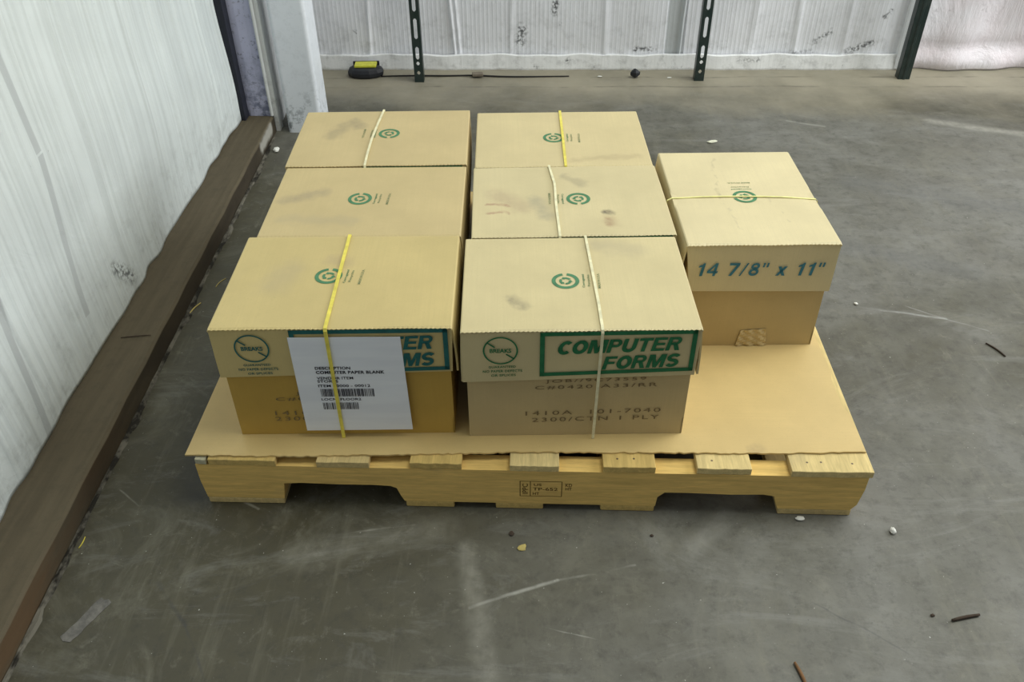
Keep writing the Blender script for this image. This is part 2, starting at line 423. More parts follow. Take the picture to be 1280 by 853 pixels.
MWL = liner_material('left_liner_vinyl', (.71, .765, .77), BANDS_L, .35, 1, streak=.55, scuffs=
    [((-.35, .62, .10), (-.35, .56, .16), .03, .8), ((-.35, .16, .14), (-.35, .12, .10), .02, .6), ((-.35, -.02, .42), (-.35, -.05, .45), .02, .6)])
o = wl.build('wall_left', MWL, smooth=True, fix=False); tag(o, kind='structure')
sm = o.modifiers.new('thick', 'SOLIDIFY'); sm.thickness = .004; sm.offset = 1

# sill beam on the floor below the left wall
bm_ = MB()
Y0, Y1 = -1.9, 1.655
n = 60
rows = []
for i in range(n+1):
    y = Y0+(Y1-Y0)*i/n; x = roomx(y)+.0012*math.sin(i*1.7)
    rows.append([(x, y, 0), (x-.001, y, .050), (x-.007, y, .0555), (x-.14, y, .057), (x-.14, y, 0)])
vs = [p for r_ in rows for p in r_]
fs = [(5*i+k, 5*i+(k+1) % 5, 5*i+5+(k+1) % 5, 5*i+5+k) for i in range(n) for k in range(5)]
fs += [(0, 1, 2, 3, 4), tuple(5*n+k for k in (4, 3, 2, 1, 0))]
bm_.add(vs, fs)
def beam_material():
    m = Mat('weathered_sill_beam', .75, .2)
    g = m.noise(5, 5, .6, stretch=(12, .8, 12)); f2 = m.noise(40, 4, .7)
    c = m.mix(m.rng(g, .3, .7), (.110, .090, .058), (.082, .067, .043))
    c = m.mix(m.rng(f2, .5, .75, 0, .4), c, (.06, .052, .036))
    rust = m.math('MULTIPLY', m.rng(m.noise(9, 4, .6, stretch=(1, .25, 1)), .42, .6), m.math('MULTIPLY', m.rng(m.axis(1), .0, .25, 1, 0), m.rng(m.axis(2), .052, .046, 0, .38)))
    c = m.mix(rust, c, (.16, .070, .022))
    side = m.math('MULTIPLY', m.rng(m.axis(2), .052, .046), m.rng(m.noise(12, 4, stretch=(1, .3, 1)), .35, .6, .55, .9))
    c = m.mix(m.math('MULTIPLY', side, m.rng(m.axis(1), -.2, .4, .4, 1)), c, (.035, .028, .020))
    pt = m.math('MULTIPLY', m.seg((-.262, 1.46, .035), (-.264, 1.60, .035), .028, .3, m.wobble(20, .03)), m.rng(m.axis(2), .054, .048))
    c = m.mix(m.math('MULTIPLY', pt, .8), c, (.42, .41, .37))
    m.color(c); m.bump(f2, .3, .002); return m.m
beam = bm_.build('trim_1', beam_material()); tag(beam, kind='structure')
ck = MB(); rr = random.Random(3); pts = []
for side in range(2):
    pass
N_ = 150; vs = []
for i in range(N_+1):
    y = Y0+.05+(Y1-Y0-.1)*i/N_; x = roomx(y); w_ = .004+.006*rr.random()*(1+math.sin(i*.37))
    vs += [(x+.0015, y, 0.0005), (x+.002, y, .003+.002*rr.random()), (x+.004+w_*.6, y, .002+.003*rr.random()), (x+.005+w_, y, .0003)]
fs = [(4*i+k, 4*i+k+1, 4*i+5+k, 4*i+4+k) for i in range(N_) for k in range(3)]
ck.add(vs, fs)
mc = Mat('crumbling_caulk', .85, .2); cn = mc.noise(25, 4, .7, stretch=(1, .5, 1))
mc.color(mc.mix(mc.rng(cn, .42, .58), (.020, .018, .014), (.14, .13, .105)))
ck.build('caulk_line', mc.m, beam, fix=False)

# dark corner trim, lavender panel, rolled edge, recess and column
MBLK = plain('black_trim', (.018, .02, .03), .5, .3)
def lav_material():
    m = Mat('dirty_lavender_panel', .6, .3)
    c = m.mix(m.rng(m.noise(5, 4), .3, .7), (.58, .60, .78), (.44, .46, .62))
    d = m.rng(m.noise(60, 5, .75), .56, .66, 0, .75)
    c = m.mix(d, c, (.10, .11, .15))
    low = m.math('MULTIPLY', m.rng(m.axis(2), .05, .3, 1, .0), m.rng(m.noise(30, 4, .7, loc=(2, 2, 2)), .45, .6, 0, .9))
    c = m.mix(low, c, (.12, .14, .22)); m.color(c); m.bump(m.noise(10, 3), .3, .005); return m.m
MLAV = lav_material()
b = MB(); b.box((-.385, 1.615, .05), (-.345, 1.66, 2.7)); tag(b.build('trim_2', MBLK, bevel=.002), kind='structure')
b = MB(); b.panel([(-.352, 1.66, .052), (-.268, 1.66, .052), (-.268, 1.66, 2.7), (-.352, 1.66, 2.7)], .012, 6, 20,
    lambda u, v: .002*math.sin(v*22)+.002*math.sin(u*6)); tag(b.build('wall_recess', MLAV, smooth=False), kind='structure')
MWHITE = liner_material('white_painted_metal', (.70, .72, .72), (), .5, 0)
b = MB(); b.tube([(-.266, 1.655, .0575), (-.266, 1.655, 2.7)], .0055, 10); b.box((-.262, 1.66, .0), (-.248, 1.70, 2.7)); tag(b.build('trim_3', MWHITE), kind='structure')
b = MB(); b.panel([(-.262, 1.70, 0), (-.262, 2.25, 0), (-.262, 2.25, 2.7), (-.262, 1.70, 2.7)][::1], .01, 10, 10, lambda u, v: .003*math.sin(u*20))
tag(b.build('wall_left_rear', liner_material('rear_side_liner', (.52, .54, .56), (), .6, 1)), kind='structure')
# column: rounded box section
def rounded(x0, y0, x1, y1, r, n=5):
    P = []
    for cx, cy, a in ((x1-r, y0+r, -PI/2), (x1-r, y1-r, 0), (x0+r, y1-r, PI/2), (x0+r, y0+r, PI)):
        for i in range(n+1): t = a+PI/2*i/n; P.append((cx+r*math.cos(t), cy+r*math.sin(t)))
    return P
mcol = Mat('column_white_paint', .32, .55)
cc = mcol.mix(mcol.rng(mcol.noise(3, 4), .3, .7), (.80, .84, .90), (.72, .76, .82))
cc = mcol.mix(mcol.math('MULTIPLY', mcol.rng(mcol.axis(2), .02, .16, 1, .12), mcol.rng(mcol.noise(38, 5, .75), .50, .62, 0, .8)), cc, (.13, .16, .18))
mcol.color(cc); mcol.bump(mcol.noise(8, 3), .15, .004)
b = MB(); b.prism(rounded(-.217, 1.645, -.097, 1.765, .014), 0, 2.7, 'z'); tag(b.build('trim_4', mcol.m, bevel=0), kind='structure')

# back wall
wb = MB(); nu, nv = 900, 22
def back_y(x, z):
    y = 2.248
    ph = (x % .0165)/.0165
    y -= .0006*(1 if ph < .35 else 0)
    for c_, a_, s_ in ((.311, .010, .006), (.335, .007, .005), (-.02, .006, .008), (.55, .004, .01), (.88, .006, .012), (1.21, .012, .006), (1.45, .005, .02), (1.62, .006, .012), (1.84, .005, .012)):
        xx = c_+.02*math.sin(z*3+c_*9)
        y -= a_*math.exp(-((x-xx)/s_)**2)
    if 1.13 < x < 1.205: y += .006
    y += .004*math.sin(x*5+z*4)+.003*math.sin(x*13-z*5)
    return y
vs = []
for j in range(nv+1):
    for i in range(nu+1):
        x = -.265+(2.055+.265)*i/nu; z = .045+(2.7-.045)*(j/nv)**1.5; vs.append((x, back_y(x, z), z))
fs = [(j*(nu+1)+i, j*(nu+1)+i+1, (j+1)*(nu+1)+i+1, (j+1)*(nu+1)+i) for j in range(nv) for i in range(nu)]
wb.add(vs, fs)
SCF = [((.57, 2.24, .10), (.575, 2.24, .155), .030, .95), ((.70, 2.24, .22), (.705, 2.24, .245), .026, 1), ((.72, 2.24, .16), (.72, 2.24, .17), .012, .8),
       ((-.065, 2.24, .14), (-.07, 2.24, .15), .012, .9), ((1.02, 2.24, .075), (1.10, 2.24, .07), .016, 1), ((1.70, 2.24, .10), (1.76, 2.24, .14), .02, .9),
       ((1.84, 2.24, .07), (1.93, 2.24, .10), .02, .9), ((1.95, 2.24, .2), (1.97, 2.24, .22), .014, .8), ((1.62, 2.24, .06), (1.70, 2.24, .065), .02, .8), ((.60, 2.24, .07), (.59, 2.24, .10), .012, .9)]
MWB = liner_material('back_liner_vinyl', (.87, .885, .94), [(1.168, .038, 0, 3, .0)], .30, 0, SCF)  # the grey band paints in the shadow strip beside the sheet overlap
o = wb.build('wall_back', MWB, fix=False); tag(o, kind='structure')
sm = o.modifiers.new('thick', 'SOLIDIFY'); sm.thickness = .004; sm.offset = -1
# folded base strip along the back wall
bs = MB(); nx = 160; vs = []
for i in range(nx+1):
    x = -.26+(2.045+.26)*i/nx; wv = .002*math.sin(x*17)+.0015*math.sin(x*41)
    vs += [(x, 2.226+wv, .0), (x, 2.225+wv, .006), (x, 2.231+wv, .054+wv*.5), (x, 2.232+wv, .056+wv), (x, 2.243, .057+wv), (x, 2.243, .0)]
fs = [(6*i+k, 6*i+(k+1) % 6, 6*i+6+(k+1) % 6, 6*i+6+k) for i in range(nx) for k in range(6)]+[tuple(range(6)), tuple(6*nx+k for k in range(6))]
bs.add(vs, fs)
SB = [((.63, 2.22, .01), (.64, 2.22, .012), .012, 1), ((.86, 2.22, .012), (.87, 2.22, .014), .009, 1), ((.75, 2.22, .035), (.76, 2.22, .04), .018, .9), ((1.19, 2.22, .01), (1.2, 2.22, .012), .009, .9), ((1.60, 2.22, .012), (1.61, 2.22, .012), .009, .9), ((1.83, 2.22, .018), (1.835, 2.22, .02), .01, .9), ((1.42, 2.22, .04), (1.5, 2.22, .04), .02, .7), ((.02, 2.22, .01), (.05, 2.22, .03), .012, .7)]
tag(bs.build('baseboard_back', liner_material('base_strip_vinyl', (.85, .86, .87), (), .35, 0, SB)), kind='structure')
# shiny seam strip where the right hand sheet starts
b = MB(); b.prism([(2.030, 2.224), (2.064, 2.220), (2.066, 2.245), (2.030, 2.25)], .006, 2.7, 'z')
tag(b.build('trim_5', plain('seam_flashing', (.80, .82, .84), .3, .6, 0, 8, .05)), kind='structure')
# right-hand sheet: wrinkled pinkish white
wr = MB(); nu, nv = 220, 60; vs = []
for j in range(nv+1):
    for i in range(nu+1):
        x = 2.066+(4.6-2.066)*i/nu; z = .001+(2.7)*(j/nv)**1.7
        y = 2.232-.010*math.sin(x*17+z*5)*math.exp(-z*2)-.008*math.sin(x*31-z*9+2)*(.4+.6*math.exp(-z*3))-.006*math.sin(x*9+z*13)-.012*math.exp(-((z-.03)/.03)**2)+.01*math.exp(-((z-.09)/.02)**2)*(.5+.5*math.sin(x*6))
        z2 = z+(.010*math.sin(x*4)+.010 if j == 0 else 0)*(x-2.06)
        vs.append((x, y, z2))
fs = [(j*(nu+1)+i, j*(nu+1)+i+1, (j+1)*(nu+1)+i+1, (j+1)*(nu+1)+i) for j in range(nv) for i in range(nu)]
wr.add(vs, fs)
mt = Mat('wrinkled_white_tarp', .7, .3); cw = mt.mix(mt.rng(mt.noise(3.5, 4), .35, .7), (.78, .77, .82), (.74, .66, .70))
cw = mt.mix(mt.rng(mt.noise(28, 5, .7), .62, .72, 0, .4), cw, (.25, .24, .25)); mt.color(cw)
tt = mt.noise(6, 6, .65, stretch=(1, 1, .35), dist=.8); mt.bump(tt, .7, .02)
o = wr.build('wall_back_right', mt.m, smooth=True, fix=False); tag(o, kind='structure')

# ================================================================= PALLET
PROT = -.0145
pal = empty('wooden_pallet', (0, 0, 0), PROT)
tag(pal, 'pale pine four-way pallet with notched stringers standing on the concrete floor', 'pallet')
PINE = [(.50, .37, .165), (.56, .43, .21), (.47, .34, .15), (.58, .46, .25)]
MST = wood('stringer_pine', (.76, .52, .17), 1, 'x')
MTP = [wood('deck_pine_a', (.60, .43, .15), 2, 'y'), wood('deck_pine_b', (.66, .52, .24), 5, 'y'), wood('deck_pine_c', (.60, .46, .21), 9, 'y')]
MINK = plain('brown_stamp_ink', (.13, .085, .03), .8, .1)
zs0, zs1 = .0155, .1035
def stringer_poly(jit):
    rr = random.Random(jit)
    P = [(.004, zs0), (.150, zs0), (.153, .034), (.156, .057), (.19, .0595), (.26, .0575), (.32, .058), (.355, .056), (.366, .050), (.372, .030), (.378, zs0)]
    P += [(.846, zs0), (.848, .040), (.860, .053), (.90, .0535), (.98, .051), (1.04, .053), (1.060, .049), (1.066, .030), (1.072, zs0), (1.205, zs0), (1.214, .03), (1.219, .07), (1.219, zs1), (0, zs1), (0, .06)]
    return P
for k, yy in enumerate((0, .49, .978)):
    s_ = MB(); s_.prism(stringer_poly(k), yy, yy+.038, 'y')
    mats = [MST]
    if k == 0:
        mats.append(MINK)
        F = lambda x0, x1, z0, z1: (lambda u, v: (x0+(x1-x0)*u, -.0004, z0+(z1-z0)*v))
        def rect(x0, z0, x1, z1): s_.add([(x0, -.0004, z0), (x1, -.0004, z0), (x1, -.0004, z1), (x0, -.0004, z1)], [(0, 1, 2, 3)], 1)
        X0, X1, Z0, Z1 = .594, .672, .036, .077
        for a in ((X0, Z0, X1, Z0+.0012), (X0, Z1-.0012, X1, Z1), (X0, Z0, X0+.0014, Z1), (X1-.0014, Z0, X1, Z1), (X0+.019, Z0, X0+.0203, Z1)): rect(*a)
        put(s_, text2d('IPPC', .01, 0, 1.0), lambda u, v: (X0+.005+.010*(1-v), -.0004, Z0+.006+.028*u), 1)
        put(s_, text2d('US', .01), F(X0+.026, X0+.040, Z1-.013, Z1-.006), 1)
        put(s_, text2d('TP-652', .01), F(X0+.024, X1-.008, Z0+.016, Z0+.024), 1)
        put(s_, text2d('HT', .01), F(X0+.024, X0+.036, Z0+.004, Z0+.011), 1)
        put(s_, text2d('KD', .01), F(X1+.006, X1+.018, Z1-.014, Z1-.005), 1)
        put(s_, text2d('HT', .01), F(X1+.006, X1+.018, Z0+.018, Z0+.025), 1)
    s_.build('stringer', mats, pal, bevel=.0012 if k else 0, fix=(k > 0))
tops = [(.0, .150, 0), (.225, .321, 2), (.395, .489, 0), (.576, .665, 1), (.744, .838, 0), (.912, 1.009, 1), (1.079, 1.224, 1)]
rt = random.Random(11)
for i, (xa, xb, mi) in enumerate(tops):
    s_ = MB(); ny = 8; ex = -.0012+rt.uniform(-.0012, .0012)
    def end(y, n=10):
        P = []
        for q in range(n+1):
            P.append((xa+(xb-xa)*q/n, y+rt.uniform(-.0009, .0009)))
        return P
    P = end(ex); Q = end(1.016)[::-1]
    if i == 0: P = [(xa+.000, ex+.022), (xa+.024, ex+.020), (xa+.026, ex)]+P[2:]
    s_.prism(P+Q, .104, .1185, 'z')
    s_.build('deck_board', MTP[mi], pal, bevel=.0012)
    if i == 0:
        s2 = MB(); s2.prism([(.001, ex+.002), (.022, ex), (.021, ex+.018), (.002, ex+.019)], .1045, .1165, 'z')
        tag(s2.build('split_chip', wood('grey_pine', (.50, .47, .33), 4, 'y'), pal, bevel=.001), 'greyish split-off chip at the left end of the front deck board')
    # nail heads on the visible front end
for i, (xa, xb) in enumerate([(.004, .149), (.380, .471), (.549, .638), (.745, .845), (1.074, 1.208)]):
    s_ = MB(); s_.box((xa, .000, .0), (xb, 1.014, .0150)); s_.build('bottom_board', MTP[(2, 0, 0, 0, 2)[i]], pal, bevel=.0025)
nm = plain('nail_steel', (.16, .12, .08), .5, .5, .6)
for (x, y) in ((1.11, .02), (1.135, .021), (1.19, .019), (.77, .02), (.80, .021), (.94, .02)):
    s_ = MB(); s_.tube([(x, y, .117), (x, y, .11855)], .0021, 10); s_.build('nail_head', nm, pal)

# ================================================================= SLIP SHEET
sh = MB(); T = .0032; zt = .1219
nx, ny = 150, 40
def sx(u, v):
    xl = -.016+.004*v; xr = 1.222-.012*v
    return xl+(xr-xl)*u
rs = random.Random(5); fr = [rs.uniform(-.0016, .0016) for _ in range(nx+1)]
vt = []; vb = []
for j in range(ny+1):
    for i in range(nx+1):
        u, v = i/nx, j/ny
        x = sx(u, v); y = .005+.024*u+(.985)*v-(.003*math.sin(u*9) if j == 0 else 0)+(fr[i] if j == 0 else 0)
        z = zt
        if j == 0: z += .0006*(1+math.sin(u*28))
        if i == nx and 4 < j < 9: x -= .006
        vt.append((x, y, z)); vb.append((x, y, z-T))
M_ = len(vt); g = lambda i, j: j*(nx+1)+i
fs = []
for j in range(ny):
    for i in range(nx):
        q = (g(i, j), g(i+1, j), g(i+1, j+1), g(i, j+1)); fs += [q, tuple(M_+k for k in reversed(q))]
for i in range(nx):
    fs += [(g(i+1, 0), g(i, 0), M_+g(i, 0), M_+g(i+1, 0)), (g(i, ny), g(i+1, ny), M_+g(i+1, ny), M_+g(i, ny))]
for j in range(ny):
    fs += [(g(0, j), g(0, j+1), M_+g(0, j+1), M_+g(0, j)), (g(nx, j+1), g(nx, j), M_+g(nx, j), M_+g(nx, j+1))]
sh.add(vt+vb, fs)
tag(sh.build('cardboard_sheet', kraft('sheet_kraft', (.60, .445, .19), 'x', [((1.02, .03, .12), (1.03, .035, .12), .02, .5, (.3, .22, .12))], 3), fix=False),
    'large flat brown corrugated cardboard sheet covering the pallet under the cartons', 'cardboard sheet')

# ================================================================= CARTONS
DK = .1222
GREEN = plain('green_print_ink', (.022, .150, .062), .7, .2)
TEAL = plain('teal_print_ink', (.020, .115, .110), .7, .2)
BLUE = plain('blue_print_ink', (.050, .190, .260), .7, .2)
PALEGREEN = plain('small_print_green', (.20, .25, .13), .8, .1)
LOGOGREEN = plain('lid_print_green', (.085, .215, .115), .8, .1)
CODE = plain('brown_code_ink', (.20, .15, .08), .8, .1)
BLACK = plain('label_black_ink', (.03, .03, .04), .8, .1)
def mark(shape, u, v):  # helper type
    return shape
def print_top(mb, w, d, h, c, R0, rot, mi, mi2, sag):
    """recycled-board roundel with two short lines of text beside it"""
    ca, sa = math.cos(rot), math.sin(rot)
    def F(x, y):
        X, Y = c[0]+ca*x-sa*y, c[1]+sa*x+ca*y
        return (X, Y, h+.0006+sag(X/w+.5, Y/d+.5))
    put(mb, ring2d(PI/2+.22, 2*PI+PI/2-.14, R0*.72, R0), F, mi)
    for k in range(3):   # three chasing arrows in the middle
        a = 2*PI*k/3+.5
        put(mb, ring2d(a, a+1.35, R0*.26, R0*.46, 8), F, mi)
        a2 = a+1.35
        hd = [(R0*.18*math.cos(a2), R0*.18*math.sin(a2)), (R0*.56*math.cos(a2), R0*.56*math.sin(a2)), (R0*.38*math.cos(a2+.55), R0*.38*math.sin(a2+.55))]
        put(mb, (hd, [(0, 1, 2)]), F, mi)
    def vt_(x0, x1, y0, y1): return lambda u, v: F(x1-(x1-x0)*v, y0+(y1-y0)*u)
    put(mb, text2d('Corrugated', .012), vt_(R0*1.20, R0*1.42, -R0*.85, R0*.85), mi)
    put(mb, text2d('Recycles', .012), vt_(R0*1.58, R0*1.80, -R0*.70, R0*.80), mi2)
    put(mb, text2d('MADE IN U.S.A.', .012), vt_(R0*2.30, R0*2.50, -R0*.95, R0*.95), mi2)
def print_front(mb, w, d, h, mi, mi2, yf, full=True):
    """banner, crossed-out BREAKS sign and small text, on the lid's front skirt at y = yf"""
    def F(U, Z): return (U*w/2, yf, Z*h)
    def rect(u0, z0, u1, z1, m=mi): mb.add([F(u0, z0), F(u1, z0), F(u1, z1), F(u0, z1)], [(0, 1, 2, 3)], m)
    def quad(u0, z0a, z0b, u1, z1a, z1b): mb.add([F(u0, z0a), F(u1, z1a), F(u1, z1b), F(u0, z0b)], [(0, 1, 2, 3)], mi)
    u0, u1 = -.342, .962; tL, tR, bL, bR = .986, .992, .602, .636; t = .032; tu = .040
    quad(u0, tL-t, tL, u1, tR-t, tR); quad(u0, bL, bL+t, u1, bR, bR+t)
    quad(u0, bL, tL, u0+tu, bL, tL); quad(u1-tu, bR, tR, u1, bR, tR)
    def hx(s, u0, u1, zL, zR, hh): put(mb, heavy2d(s), lambda u, v: F(u0+(u1-u0)*u, zL+(zR-zL)*u+hh*v), mi)
    def tx(s, u0, u1, zL, zR, hh, m=mi, bold=.028, shear=.25, sp=1.0):
        put(mb, text2d(s, bold, shear, sp), lambda u, v: F(u0+(u1-u0)*u, zL+(zR-zL)*u+hh*v), m)
    hx('COMPUTER', -.192, .838, .793, .822, .115)
    hx('FORMS', .185, .842, .655, .677, .115)

    # sign
    cx, cz = -.672, .834; rx, rz = .150*w/2, .118*h
    rr_ = .0300
    def G(x, y): return (cx*w/2+x, yf, cz*h+y)
    put(mb, ring2d(0, 2*PI, rr_-.0028, rr_, 48), G, mi)
    a = math.radians(142)
    for s0, s1 in ((-1, -.42), (.42, 1)):
        c_, s_ = math.cos(a+PI), math.sin(a+PI); nx_, ny_ = -s_*.0014, c_*.0014
        p0 = (c_*rr_*.96*s0, s_*rr_*.96*s0); p1 = (c_*rr_*.96*s1, s_*rr_*.96*s1)
        mb.add([G(p0[0]-nx_, p0[1]-ny_), G(p1[0]-nx_, p1[1]-ny_), G(p1[0]+nx_, p1[1]+ny_), G(p0[0]+nx_, p0[1]+ny_)], [(0, 1, 2, 3)], mi)
    put(mb, text2d('BREAKS', .03), lambda u, v: G(-.0185+.037*u, -.0045+.009*v), mi)
    tx('GUARANTEED', -.775, -.545, .680, .684, .020, mi2, .02, 0, 1.1)
    tx('NO PAPER DEFECTS', -.825, -.490, .640, .646, .022, mi2, .02, 0, 1.1)
    tx('OR SPLICES', -.755, -.545, .604, .609, .020, mi2, .02, 0, 1.1)

def carton(name, label, cx, cy, rot, w, d, h, lid_mat, tray_mat, ink, logo=None, logo_rot=0, lidz=(.57, .60), splay=(.003, .003),
           front=False, code=None, strap=None, big=None, taper=0, fseed=0, front_band=False):
    r_ = empty(name, (cx, cy, DK), rot); tag(r_, label, 'box', 'cardboard cartons of computer paper on the pallet')
    rr = random.Random(100+fseed)
    T = .0035
    # ---- tray (base)
    e = .0068; hw, hd = w/2-e, d/2-e; ht = h-.006
    t = MB()
    bul = lambda amt: (lambda u, v: amt*math.sin(PI*u)*math.sin(PI*min(1, v*1.1)))
    t.panel([(-hw, -hd, 0), (hw, -hd, 0), (hw, -hd, ht), (-hw, -hd, ht)], T, 10, 6, bul(.0012))
    t.panel([(hw, -hd, 0), (hw, hd, 0), (hw, hd, ht), (hw, -hd, ht)], T, 8, 6, bul(.001))
    t.panel([(hw, hd, 0), (-hw, hd, 0), (-hw, hd, ht), (hw, hd, ht)], T, 8, 6, bul(.001))
    t.panel([(-hw, hd, 0), (-hw, -hd, 0), (-hw, -hd, ht), (-hw, hd, ht)], T, 8, 6, bul(.001))
    t.box((-hw+.004, -hd+.004, .0), (hw-.004, hd-.004, .0035))
    t.box((-hw+.004, -hd+.004, ht-.006), (hw-.004, hd-.004, ht-.001))
    if code:
        for s, u0, u1, z0, z1, hh in code:
            put(t, text2d(s, .0, 0, 1.25), (lambda u0, u1, z0, z1, hh: (lambda u, v: (w/2*(u0+(u1-u0)*u), -hd-.0022, h*(z0+(z1-z0)*u+hh*v))))(u0, u1, z0, z1, hh), 1)
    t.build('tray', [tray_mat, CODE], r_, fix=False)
    # ---- lid
    l = MB(); hw, hd = w/2, d/2
    zl, zr = lidz[0]*h, lidz[1]*h; th = .0035; zt_ = h-th
    zb = zl
    # skirts: front, right, back, left (lower edges a little splayed)
    fy = .0012
    l.panel([(-hw*(1-taper), -hd-.0006, zl), (hw-.003, -hd-.0006, zr), (hw, -hd+.0006, zt_), (-hw, -hd+.0006, zt_)], T, 12, 4)
    sR, sL = splay
    l.panel([(hw+sR, -hd+.006, zr-.004), (hw+sR*.6, hd-.004, zr-.006), (hw, hd, zt_), (hw, -hd+.003, zt_)], T, 10, 8,
            lambda u, v: .25*sR*math.sin(PI*v)+.3*sR*math.sin(PI*u)*(1-v))
    l.panel([(hw-.002, hd, zl), (-hw+.002, hd, zl), (-hw, hd, zt_), (hw, hd, zt_)], T, 10, 4)
    l.panel([(-hw-sL*.6, hd-.004, zl-.004), (-hw-sL, -hd+.006, zl-.004), (-hw, -hd+.003, zt_), (-hw, hd, zt_)], T, 10, 8,
            lambda u, v: .25*sL*math.sin(PI*v)+.3*sL*math.sin(PI*u)*(1-v))
    # top panel with perforated (scalloped) long folds
    teeth = int(w/.0078); n = teeth*4; ny_ = 14
    vt = []; vb = []
    def sagf(u, v):
        q = .0018*math.sin(PI*u)*math.sin(PI*v)*(1 if fseed % 2 else -1)*.6+.0007*math.sin(u*7+fseed)*math.sin(v*5+fseed*2)
        if taper: q += -.0075*math.exp(-((v-.46)/.05)**2)*(abs(2*u-1))**5
        return q-.0006
    for j in range(ny_+1):
        v = (0, .012, *[k/(ny_-2) for k in range(1, ny_-2)], .988, 1)[j]
        for i in range(n+1):
            u = i/n
            x = -hw+2*hw*u; y = -hd+2*hd*v; z = h
            sc_ = .0020*(.5+.5*math.cos(2*PI*u*teeth))+(.0008*math.sin(u*13+fseed))
            if w > d or True:
                if j == 0: y -= .0004+sc_*.8; z -= .0016+.0006*rr.random()
                if j == ny_: y += .0004+sc_*.2; z -= .0016
            if i == 0 or i == n: z -= .0014
            vt.append((x, y, z+(sagf(u, v) if 0 < j < ny_ else 0)))
            vb.append((x, y+(.0 if j else .0010), z-th))
    M_ = len(vt); g = lambda i, j: j*(n+1)+i; fs = []
    for j in range(ny_):
        for i in range(n):
            q = (g(i, j), g(i+1, j), g(i+1, j+1), g(i, j+1)); fs += [q, tuple(M_+k for k in reversed(q))]
    for i in range(n):
        fs += [(g(i+1, 0), g(i, 0), M_+g(i, 0), M_+g(i+1, 0)), (g(i, ny_), g(i+1, ny_), M_+g(i+1, ny_), M_+g(i, ny_))]
    for j in range(ny_):
        fs += [(g(0, j), g(0, j+1), M_+g(0, j+1), M_+g(0, j)), (g(n, j+1), g(n, j), M_+g(n, j), M_+g(n, j+1))]
    l.add(vt+vb, fs)
    inks = [lid_mat, ink, PALEGREEN, BLUE, LOGOGREEN]
    if logo: print_top(l, w, d, h, (logo[0]*w/2, logo[1]*d/2), .0250, logo_rot, 4, 2, sagf)
    if front: print_front(l, w, d, h, 1, 1, -hd-.0022)
    if front_band:   # the banner's frame just below the fold
        y = -hd-.0018; l.add([(-.16*w/2, y, h*.955), (.95*w/2, y, h*.955), (.95*w/2, y, h*.985), (-.16*w/2, y, h*.985)], [(0, 1, 2, 3)], 1)
    if big:
        put(l, heavy2d(big[0], .16, .16), lambda u, v: (w/2*(big[1]+(big[2]-big[1])*u), -hd-.0022, h*(big[3]+(big[4]-big[3])*u+big[5]*v)), 3)
    l.build('lid', inks, r_, fix=False)
    # ---- strap
    if strap:
        top, fu, bu, wd, mat, thk = strap[:6]
        s_ = MB(); pts = []; nr = []; sd = []
        axis_x = len(strap) > 6     # runs across instead of along
        X = lambda u: u*w/2; Y = lambda v: v*d/2
        if not axis_x:
            lift = .0012
            # start at the bottom of the back, up, over the top, down the front
            bx = X(top[0][0])
            for z in (.0, h*.5, h*.97): pts.append((bx, hd+.0028, z)); nr.append((0, 1, 0)); sd.append((-1, 0, 0))
            pts.append((bx, hd+.001, h+.0018)); nr.append((0, 1, 1)); sd.append((-1, 0, 0))
            # densify the path over the top with a smooth curve
            K = [(X(a), Y(b_)) for a, b_ in top]
            for q in range(17):
                t_ = q/16*(len(K)-1); i0 = min(int(t_), len(K)-2); f_ = t_-i0; f2 = f_
                px = K[i0][0]*(1-f2)+K[i0+1][0]*f2; py = K[i0][1]*(1-f2)+K[i0+1][1]*f2
                py = max(-hd+.001, min(hd-.001, py))
                pts.append((px, py, h+.0010+max(0, sagf(px/w+.5, py/d+.5))+lift*math.sin(PI*q/16)*.6)); nr.append((0, 0, 1)); sd.append((-1, 0, 0))
            fx = X(top[-1][0])
            pts.append((fx, -hd-.0022, h+.0006)); nr.append((0, -1, 1)); sd.append((-1, 0, 0))
            x1 = X(fu)
            for q in range(9):
                t_ = q/8; z = h*.985*(1-t_)+.0006*t_
                pts.append((fx*(1-t_)+x1*t_, -hd-.0046+.0006*t_, z)); nr.append((0, -1, 0)); sd.append((-1, 0, 0))
        else:
            vL, vR = top[0][1], top[1][1]
            for z in (.001, h*.3, h*.6, h*.97): pts.append((-hw-.002-splay[1]*1.3*(1-abs(z/h-.6)) , Y(vL), z)); nr.append((-1, 0, 0)); sd.append((0, -1, 0))
            for q in range(11):
                t_ = q/10; pts.append((-hw-.001+(2*hw+.002)*t_, Y(vL*(1-t_)+vR*t_), h+.0008+max(-.004, sagf(t_, .46)+.0006))); nr.append((0, 0, 1)); sd.append((0, -1, 0))
            for z in (h*.97, h*.6, .001): pts.append((hw+.0045, Y(vR), z)); nr.append((1, 0, 0)); sd.append((0, -1, 0))
        s_.ribbon(pts, nr, sd, wd, thk)
        s_.build('strap', mat, r_, fix=True)
    return r_

